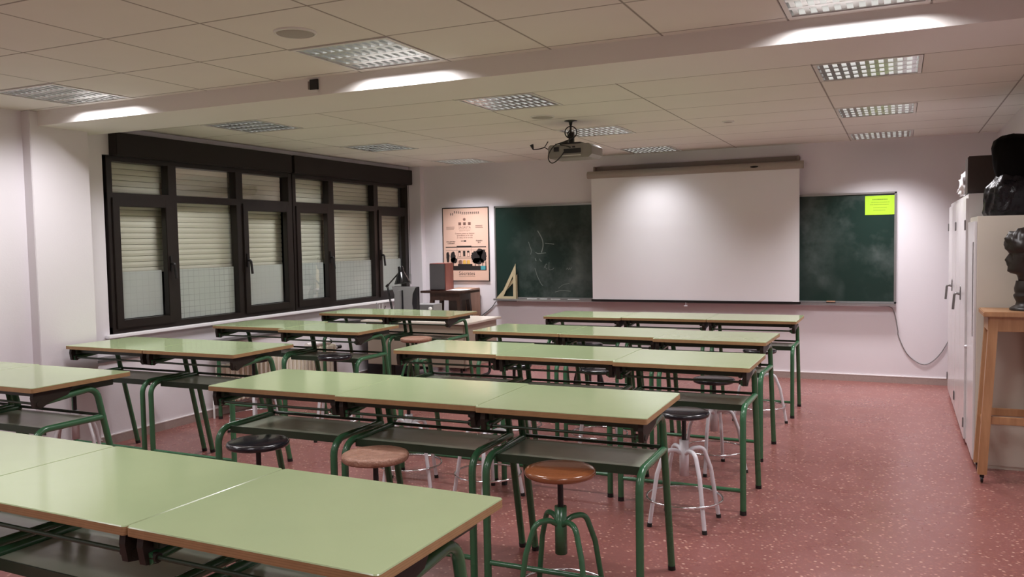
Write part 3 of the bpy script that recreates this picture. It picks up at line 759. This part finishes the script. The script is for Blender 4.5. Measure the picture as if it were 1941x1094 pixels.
mt = MB(); mt.lathe([(.056,2.70),(.056,2.695),(.018,2.688),(.012,2.66),(.010,2.66)], 28); mt.tube([(0,0,2.66),(0,0,2.52)], .009, 10); mt.box(-.10,.09,.0,.16,2.498,2.512,c=.002); mt.tube([(-.03,.02,2.58),(.0,.02,2.52)], .014, 8); mt.box(-.02,.02,.0,.04,2.51,2.60,c=.004)
mt.build('ceiling_mount', BLACKMETAL, pj)
cb = MB()
cb.ring((.003,-.005,2.598), .052, .005, 32, 8, Matrix.Rotation(PI/2, 3, 'X') @ Matrix.Rotation(.3, 3, 'Y'))
cb.tube(spline([(0,.0,2.63),(-.02,-.02,2.58),(.02,-.03,2.545),(-.05,-.04,2.515),(-.13,-.05,2.49),(-.185,-.05,2.43),(-.195,-.05,2.37),(-.165,-.05,2.335),(-.12,-.05,2.35),(-.07,-.04,2.40),(-.06,-.026,2.425)], 8), .0048, 8)
cb.tube(spline([(.03,-.01,2.60),(.03,-.03,2.55),(-.02,-.04,2.52),(-.09,-.035,2.495),(-.02,-.03,2.475),(.0,-.026,2.468)], 8), .004, 8)
cb.tube(spline([(-.03,.0,2.60),(-.01,-.02,2.56),(.03,-.02,2.53),(-.06,-.02,2.508),(-.14,-.02,2.50)], 6), .005, 8)
cb.build('cable', DKPLAS, pj)
sn = MB(); sn.tube([(-.21,.02,2.455),(-.26,.02,2.485),(-.225,.02,2.535)], .005, 8); sn.tube(spline([(-.26,.02,2.485),(-.31,.02,2.474),(-.37,.02,2.472)], 6), .005, 8); sn.tube([(-.37,.02,2.472),(-.385,.02,2.515)], .011, 10, rs=[.006,.018])
sn.build('antenna_arm', BLACKMETAL, pj)

# ------------------------------------------------------------------ cabinets, stand and busts by the wall on the aisle side
def cabinet(y0, y1, x0, h, mat, label, doors, louv=False):
    t = empty('metal_cabinet', (0,0,0), 0, label, 'cabinet', 'tall metal cabinets')
    t.location = (x0, y0, 0); D = XR-.01-x0; W = y1-y0
    b = MB(); b.box(.016, D, 0, W, .02, h, c=.004); b.box(.035, D, .004, W-.004, 0, .02); b.build('cabinet_body', mat, t)
    n = doors; g = .004
    for i in range(n):
        a = .004+i*(W-.008)/n; e = a+(W-.008)/n-g
        d = MB(); d.box(0, .016, a, e, .05, h-.035, c=.003); do = d.build('door', CABINETW, t)
        if louv:
            m = MB(); m.box(-.003, 0, a+.10, a+.13, h-.85, h-.18, c=.001); m.build('grip_strip', GREYMETAL, do)
            if i == n-1 or n == 1: MB().lathe([(.012,0),(.012,.012),(.006,.02),(.001,.021)], 14, (0, e-.02, .78), Matrix.Rotation(-PI/2, 3, 'Y')).build('knob', WHITEMETAL, do)
        else:
            m = MB(); hy = e-.09 if i == 0 else a+.09
            if i == 0:
                m.lathe([(.02,0),(.02,.006),(.001,.007)], 14, (0, hy, 1.20), Matrix.Rotation(-PI/2, 3, 'Y'))
                m.tube(fillet([(0,hy,1.145),(-.045,hy,1.16),(-.055,hy+.01,1.02)], .02), .010, 8); m.box(-.008,0,hy-.02,hy+.02,1.10,1.18,c=.002)
                m.build('handle', GREYMETAL, do)
            for zz in (h-.24, .18):
                q = MB(); q.box(-.010, 0, (e-.015) if i else a, e if i else a+.015, zz-.04, zz+.04, c=.003); q.build('hinge', GREYMETAL, do)
    return t
cabinet(6.67, 7.32, .475, 1.765, CABINET, 'cream metal cabinet with the black covered bust on top', 1, True)
cabinet(7.335, 8.55, .462, 1.95, CABINETW, 'white metal cabinet with the dark box on top', 2)
cabinet(8.565, 9.75, .462, 1.95, CABINETW, 'white metal cabinet beside the end wall', 2)

bx = MB(); bx.box(.475, .80, 7.40, 7.68, 1.95, 2.24, c=.008); o = bx.build('storage_box', plain('dark brown card', (.045,.032,.027,1), .6, var=.1)); tag(o, 'dark brown box on top of the white cabinet', 'box')
def crumple(name, mat, cx, cy, cz, rx, ry, rz, amp, seed, parent=None, sub=4, freq=7.):
    from mathutils import noise
    b = bmesh.new(); bmesh.ops.create_icosphere(b, subdivisions=sub, radius=1)
    for v in b.verts:
        p = v.co.copy(); q = 1+amp*noise.fractal(p*freq*.3+Vector((seed,0,0)), 1.0, 2.0, 4)*1.2 - amp*abs(noise.noise(p*freq*.55+Vector((0,seed,0))))
        z = p.z*q
        v.co = Vector((cx+p.x*q*rx, cy+p.y*q*ry, cz+max(z, -.97)*rz))
    me = bpy.data.meshes.new(name); b.to_mesh(me); b.free(); me.materials.append(mat)
    for f in me.polygons: f.use_smooth = True
    o = bpy.data.objects.new(name, me); COL.objects.link(o)
    if parent: o.parent = parent
    return o
pb = crumple('plastic_bag', CLEARBAG, .52, 8.25, 2.02, .055, .30, .068, .55, 3.1, None, 4, 12)
tag(pb, 'crumpled clear plastic bag lying on the white cabinet edge', 'plastic bag')
p2 = crumple('plastic_bag', CLEARBAG, .487, 7.83, 2.05, .05, .09, .10, .5, 8.1, None, 3, 12)
tag(p2, 'upright wisp of clear plastic beside the dark box', 'plastic bag')
# covered bust
cv = empty('covered_bust', (.73, 6.98, 1.765), 0, 'bust wrapped in shiny black plastic and cloth on the cream cabinet', 'sculpture')
def drape(name, mat, prof, amp, seed, n=64, off=(0,0)):
    from mathutils import noise
    vs = []; fs = []
    P = [(a[0]+(b[0]-a[0])*k/4, a[1]+(b[1]-a[1])*k/4) for a, b in zip(prof, prof[1:]) for k in range(4)] + [prof[-1]]
    for r, z in P:
        for q in range(n):
            a = 2*PI*q/n; d = Vector((math.cos(a), math.sin(a)*.92, z*4))
            f1 = noise.noise(Vector((d.x*2.2+seed, d.y*2.2, d.z*.55))); f2 = 1-abs(noise.noise(Vector((d.x*3.1, d.y*3.1+seed, d.z*1.6))))*2
            rr = r*(1+amp*(f1*.8+f2*.5)) if r > .03 else r
            vs.append((off[0]+rr*math.cos(a), off[1]+rr*.92*math.sin(a), z+(amp*.05*f1 if .01 < z and r > .03 else 0)))
    for i in range(len(P)-1):
        for q in range(n): fs.append([i*n+q, i*n+(q+1)%n, (i+1)*n+(q+1)%n, (i+1)*n+q])
    return MB().add(vs, fs, True).build(name, mat, cv)
drape('plastic_wrap', BAG, [(.165,.001),(.175,.03),(.168,.10),(.172,.16),(.160,.21),(.120,.255),(.10,.29)], .16, 2.3)
drape('cloth_cover', BAGCLOTH, [(.10,.265),(.118,.31),(.128,.36),(.135,.43),(.140,.49),(.128,.54),(.085,.572),(.02,.582)], .10, 7.1, 64, (.01, 0))
MB().lathe([(.09,.20),(.075,.24),(.075,.30),(.09,.34)], 20).build('neck_wrap', plain('dark violet plastic', (.012,.008,.022,1), .3), cv)

# sculpture stand
st = empty('sculpture_stand', (.685, 6.43, 0), 0, 'tall varnished wooden sculpture stand on casters beside the cabinets', 'stand')
zt = 1.135; hw = .185
MB().box(-hw, hw, -.195, .19, zt-.034, zt, c=.005).build('stand_top', BEECH, st)
ap = MB()
for a in ((-hw+.03,hw-.03,-.165,-.145),(-hw+.03,hw-.03,.140,.160),(-hw+.03,-hw+.05,-.145,.14),(hw-.05,hw-.03,-.145,.14)): ap.box(*a, zt-.13, zt-.034, c=.003)
ap.build('apron', BEECH, st)
for sx in (-1, 1):
    for sy in (-1, 1):
        t0 = Vector((sx*.122, sy*.142, zt-.034)); t1 = Vector((sx*.180, sy*.163, .06)); w = .027
        m = MB(); m.add([t0+Vector((a*w,b*w,0)) for a,b in ((-1,-1),(1,-1),(1,1),(-1,1))]+[t1+Vector((a*w,b*w,0)) for a,b in ((-1,-1),(1,-1),(1,1),(-1,1))],
                        [[0,1,2,3],[7,6,5,4]]+[[i,(i+1)%4,4+(i+1)%4,4+i] for i in range(4)])
        lo = m.build('leg', BEECH, st)
        c = MB(); c.lathe([(.018,-.008),(.024,0),(.018,.008)], 16, (t1.x, t1.y, .024), Matrix.Rotation(PI/2, 3, 'Y')); c.box(t1.x-.013,t1.x+.013,t1.y-.008,t1.y+.008,.035,.062,c=.002); c.build('caster', BLACKMETAL, lo)
sr = MB()
for s in (-1, 1): sr.box(-.165, .165, s*.157-.012, s*.157+.012, .395, .445, c=.003); sr.box(s*.160-.012, s*.160+.012, -.15, .15, .355, .405, c=.003)
sr.build('stretcher', BEECH, st)

# plaster head facing the room (towards -x)
bu = empty('head_bust', (.755, 6.43, zt), 0, 'dark curly-haired head bust in profile on the wooden stand', 'sculpture')
from mathutils import noise as NZ
def head_mesh():
    # (z, front, back, half width, nose/brow bump) metres above the stand
    P = [(.190,.040,.055,.052,0),(.215,.045,.058,.055,0),(.235,.052,.062,.056,0),(.246,.085,.066,.058,.004),(.258,.100,.072,.062,.006),(.275,.101,.080,.066,.004),(.288,.098,.086,.068,.006),(.300,.100,.092,.070,.010),
         (.312,.098,.096,.072,.014),(.322,.096,.100,.073,.020),(.332,.095,.102,.074,.027),(.345,.094,.104,.075,.021),(.360,.092,.106,.076,.014),(.375,.090,.107,.077,.006),(.388,.100,.108,.078,.004),
         (.405,.104,.110,.080,0),(.425,.104,.112,.082,0),(.445,.110,.114,.084,0),(.465,.112,.110,.082,0),(.485,.104,.100,.076,0),(.502,.086,.082,.062,0),(.515,.055,.052,.040,0),(.522,.015,.014,.012,0)]
    n = 40; vs = []; fs = []
    for z, f, b, w, nb in P:
        for j in range(n):
            a = 2*PI*j/n - PI; ca, sa = math.cos(a), math.sin(a)       # a = 0 -> face (-x)
            x = -(f if ca > 0 else b)*abs(ca)**.85*(1 if ca > 0 else -1) - nb*math.exp(-(a/.20)**2); y = w*sa
            p = Vector((x, y, z))
            hair = max(0, min(1, (z-.385)/.03)) if ca > .2 else max(0, min(1, (z-.29)/.05))
            if hair > 0:
                k = hair*(.030*NZ.noise(p*34+Vector((3,1,7))) + .012*NZ.noise(p*75) + .006); d = Vector((x, y, z-.40)).normalized(); p += d*(k+.006*hair)
            elif abs(z-.35) < .018 and .18 < abs(a) < .55: p.x += .008
            vs.append(p)
    k = len(P)
    for i in range(k-1):
        for j in range(n): fs.append([i*n+j, i*n+(j+1)%n, (i+1)*n+(j+1)%n, (i+1)*n+j])
    fs.append(list(range(n))[::-1]); fs.append([(k-1)*n+j for j in range(n)])
    m = MB(); m.add(vs, fs, True); return m
head_mesh().build('head', BUST, bu)
ears = MB()
for s in (-1, 1): ears.lathe([(.001,-.006),(.018,-.004),(.022,.002),(.014,.008),(.001,.009)], 16, (.012, s*.078, .345), Matrix.Rotation(s*PI/2, 3, 'X') @ Matrix.Diagonal((.7,1.4,1)))
ears.build('ear', BUST, bu)
MB().lathe([(.090,0),(.092,.012),(.080,.022),(.058,.036),(.052,.055),(.066,.085),(.070,.100),(.060,.112),(.064,.125),(.066,.145),(.060,.170),(.055,.195)], 28).build('pedestal', BUST, bu)

# ------------------------------------------------------------------ teacher's corner
dk = empty('teacher_desk', (-5.22, 8.93, 0), 0, 'cream-topped teacher desk with beige front panel in the window corner', 'desk')
MB().box(-.74, .74, -.42, .47, .695, .722, c=.005).build('desktop', [DESKTOP], dk)
MB().box(-.66, .66, -.395, -.375, .19, .69, c=.003).build('modesty_panel', DESKPANEL, dk)
MB().box(.66, .685, -.38, .44, .19, .695, c=.003).build('side_panel', DESKPANEL, dk)
MB().box(-.70, -.30, -.36, .40, .04, .69, c=.005).build('drawer_pedestal', DKPLAS, dk)
for s in (-1, 1):
    m = MB(); x = s*.60; m.tube(fillet([(x,-.34,.69),(x,-.34,.02),(x,.40,.02),(x,.40,.69)], .05), .016, 10); m.build('leg', BLACKMETAL, dk)

mo = empty('computer_monitor', (-5.42, 8.70, .722), -.25, 'computer monitor seen from behind on the teacher desk', 'monitor')
MB().box(-.215, .215, .0, .022, .075, .405, c=.006).build('screen_panel', DKPLAS, mo)
bk = MB(); bk.prism([(-.212,.402),(.205,.402),(.150,.32),(.135,.20),(.160,.078),(-.212,.078),(-.175,.16),(-.165,.30)], -.035, 0, 'y'); bk.build('rear_shell', GREYPLAS, mo)
sd = MB(); sd.prism([(.212,.402),(.214,.078),(.163,.078),(.135,.20),(.150,.32)], -.03, 0, 'y'); sd.build('dark_side_shell', DKPLAS, mo)
ms = MB(); ms.box(-.085, -.035, -.075, -.03, .01, .36, c=.006); ms.box(-.16, .08, -.13, .08, 0, .016, c=.005); ms.build('monitor_stand', GREYPLAS, mo)
MB().box(-.03, -.012, -.045, -.034, .09, .36).build('cable_channel', DKPLAS, mo)

la = empty('desk_lamp', (-5.66, 8.78, .722), 0, 'black articulated desk lamp rising behind the monitor', 'lamp')
MB().lathe([(.07,0),(.07,.012),(.05,.02),(.012,.026),(.012,.05)], 24).build('lamp_base', BLACKMETAL, la)
am = MB()
for d in (-.008, .008): am.tube([(d,0,.04),(-.075+d,0,.405)], .006, 8); am.tube([(-.075,d,.405),(.095,d,.565)], .006, 8)
am.tube([(-.09,0,.395),(-.06,0,.42)], .016, 10); am.build('lamp_arm', BLACKMETAL, la)
Ms = Matrix.Rotation(-.12, 3, 'Y')
sh = MB(); sh.lathe([(.030,.125),(.034,.12),(.036,.06),(.045,.045),(.098,-.075),(.100,-.085),(.096,-.083),(.040,.04)], 28, (.135, 0, .52), Ms); sh.build('lamp_shade', plain('glossy black enamel', (.008,.008,.009,1), .15), la)
MB().tube([(.095,0,.565),(.135,0,.585)], .010, 8).build('lamp_joint', BLACKMETAL, la)

cup = empty('pencil_cup', (-5.80, 8.72, .722), 0, 'dark mesh cup of pens and scissors on the teacher desk', 'pencil cup')
MB().lathe([(.035,0),(.038,.001),(.042,.10),(.040,.10),(.035,.004)], 20).build('cup', DKPLAS, cup)
for k, (dx, dy, h_, m_) in enumerate(((.02,0,.19,LUMFRAME),(-.02,.01,.17,BLACKMETAL),(.0,-.02,.18,LUMFRAME),(.03,.015,.16,BLACKMETAL),(-.03,-.012,.20,GREYPLAS))):
    o = MB().tube([(dx*.5,dy*.5,.006),(dx*1.7,dy*1.7,h_)], .005, 8).build('pen', m_)
    o.location = (-5.80, 8.72, .722); tag(o, 'pen standing in the mesh cup on the teacher desk', 'pen', 'pens in the mesh cup')
yb = MB().box(-.03,.03,-.02,.02,0,.075,c=.002).build('card_box', YELLOWBOX, None, (-5.69, 8.58, .722)); tag(yb, 'small pale yellow card box between lamp and monitor', 'box')

ap = empty('stereo_amplifier', (-5.36, 9.10, .722), .1, 'grey stereo amplifier behind the monitor on the teacher desk', 'amplifier')
MB().box(-.14, .14, -.12, .14, .012, .165, c=.005).build('amplifier_case', GREYPLAS, ap)
fp = MB(); fp.box(-.135,.135,-.126,-.12,.016,.16,c=.002); fp.build('front_plate', plain('silver grey plate', (.17,.165,.165,1), .35, .3), ap)
for x in (-.10, .10): MB().lathe([(.022,0),(.022,.018),(.001,.019)], 18, (x,-.126,.115), Matrix.Rotation(PI/2, 3, 'X')).build('knob', LUMFRAME, ap)
bt = MB()
for k in range(8): bt.box(-.10+k*.025,-.084+k*.025,-.130,-.126,.045,.055)
bt.build('button_row', LUMFRAME, ap)

ds = empty('dark_wooden_stand', (-5.34, 9.66, 0), 0, 'dark stained wooden stand with splayed legs carrying the loudspeaker', 'stand')
MB().box(-.335, .335, -.20, .20, .995, 1.025, c=.004).build('stand_top', DARKWOOD, ds)
a_ = MB(); a_.box(-.22,.22,-.15,-.13,.90,.995); a_.box(-.22,.22,.13,.15,.90,.995); a_.box(-.22,-.20,-.13,.13,.90,.995); a_.box(.20,.22,-.13,.13,.90,.995); a_.build('apron', DARKWOOD, ds)
for sx in (-1, 1):
    for sy in (-1, 1): 
        t0 = Vector((sx*.19, sy*.12, .995)); t1 = Vector((sx*.275, sy*.175, 0)); w = .024
        m = MB(); m.add([t0+Vector((a*w,b*w,0)) for a,b in ((-1,-1),(1,-1),(1,1),(-1,1))]+[t1+Vector((a*w,b*w,0)) for a,b in ((-1,-1),(1,-1),(1,1),(-1,1))], [[0,1,2,3],[7,6,5,4]]+[[i,(i+1)%4,4+(i+1)%4,4+i] for i in range(4)])
        m.build('leg', DARKWOOD, ds)
sp = empty('loudspeaker', (-5.45, 9.62, 1.025), .05, 'reddish wooden loudspeaker with grey front on the dark stand', 'loudspeaker')
MB().box(-.115, .115, -.10, .14, 0, .355, c=.004).build('speaker_cabinet', REDWOOD, sp)
MB().box(-.108, .108, -.118, -.10, .012, .345, c=.006).build('speaker_grille', plain('grey speaker cloth', (.085,.078,.082,1), .8, var=.1, scale=200), sp)
pp = MB()
for k in range(3): pp.box(-.15+.02*k,.09+.02*k,-.10+.008*k,.09+.006*k,.004*k,.004*k+.003, Matrix.Rotation(.12*k-.1, 3, 'Z'))
pp.mi = 1; pp.box(-.06,.0,-.05,.0,.0115,.0125)
tag(pp.build('loose_papers', [PAPER, plain('red print', (.5,.12,.1,1), .7)], None, (-5.18, 9.62, 1.0255)), 'loose white papers lying beside the loudspeaker on the dark stand', 'papers')
pbx = empty('wooden_cupboard', (-5.33, 10.02, 0), 0, 'narrow light brown wooden cupboard behind the dark stand', 'cupboard')
MB().box(-.16, .17, -.14, .15, 0, 1.03, c=.004).build('cupboard_body', PANELWOOD, pbx)
MB().box(-.155, .10, -.150, -.14, .03, 1.02, c=.003).build('door', plain('grey brown door', (.19,.155,.14,1), .5), pbx)

# radiator under the windows
rd = empty('radiator', (XL+.075, 7.0, 0), 0, 'cream ribbed radiator on the low wall under the windows', 'radiator')
rb = MB(); y = -.86
while y < .98:
    rb.box(-.045, .045, y, y+.052, .12, .50, c=.012); y += .066
rb.box(-.02, .02, -.86, .98, .15, .19); rb.box(-.02, .02, -.86, .98, .43, .47); rb.build('radiator_ribs', RADIATOR, rd)
vl = MB(); vl.tube([(0,-.86,.17),(0,-.93,.17),(0,-.93,0)], .011, 8); vl.tube([(0,.97,.45),(0,1.06,.45)], .012, 8); vl.build('radiator_pipe', LUMFRAME, rd)
MB().tube([(0,1.03,.45),(0,1.10,.45)], .022, 12).build('valve_knob', DKPLAS, rd)
for yy in (-.6, .7): MB().box(-.073,-.04,yy,yy+.03,.40,.44).build('wall_bracket', GREYMETAL, rd)
ro = MB(); ro.tube([(0,-.20,0),(0,.20,0)], .030, 16); ro.mi = 1; ro.tube([(0,.20,0),(0,.225,0)], .031, 16)
tag(ro.build('paper_roll', [PAPER, DKPLAS], None, (XL+.075, 7.68, .531)), 'white roll with a black end cap lying on the radiator', 'roll')

# ------------------------------------------------------------------ camera and light
f = 1596.1736277736204
RM = Matrix(((0.9085846063692605, 0.0070645887320288075, -0.4176411194492986), (0.41731139221104974, -0.05852018161707028, 0.9068773843659244), (-0.018033718410006234, -0.9982612283012661, -0.05611866953836487)))
rt, dn, fw = RM.col[0], RM.col[1], RM.col[2]
cam = bpy.data.cameras.new('camera'); co = bpy.data.objects.new('camera', cam); COL.objects.link(co)
cam.sensor_width = 36; cam.sensor_fit = 'HORIZONTAL'; cam.lens = f/1941*36; cam.clip_start = .05
M4 = Matrix((rt, -dn, -fw)).transposed().to_4x4(); M4.translation = (0, 0, 1.65); co.matrix_world = M4
scn.camera = co
w = bpy.data.worlds.new('world'); scn.world = w; w.use_nodes = True
w.node_tree.nodes['Background'].inputs[0].default_value = (.02, .02, .025, 1); w.node_tree.nodes['Background'].inputs[1].default_value = .2
scn.view_settings.view_transform = 'Standard'; scn.view_settings.look = 'None'; scn.view_settings.exposure = -.16; scn.view_settings.gamma = 1
scn.cycles.use_denoising = True; scn.cycles.max_bounces = 10; scn.cycles.diffuse_bounces = 6; scn.cycles.glossy_bounces = 4
scn.cycles.sample_clamp_indirect = 6; scn.cycles.caustics_reflective = False; scn.cycles.caustics_refractive = False
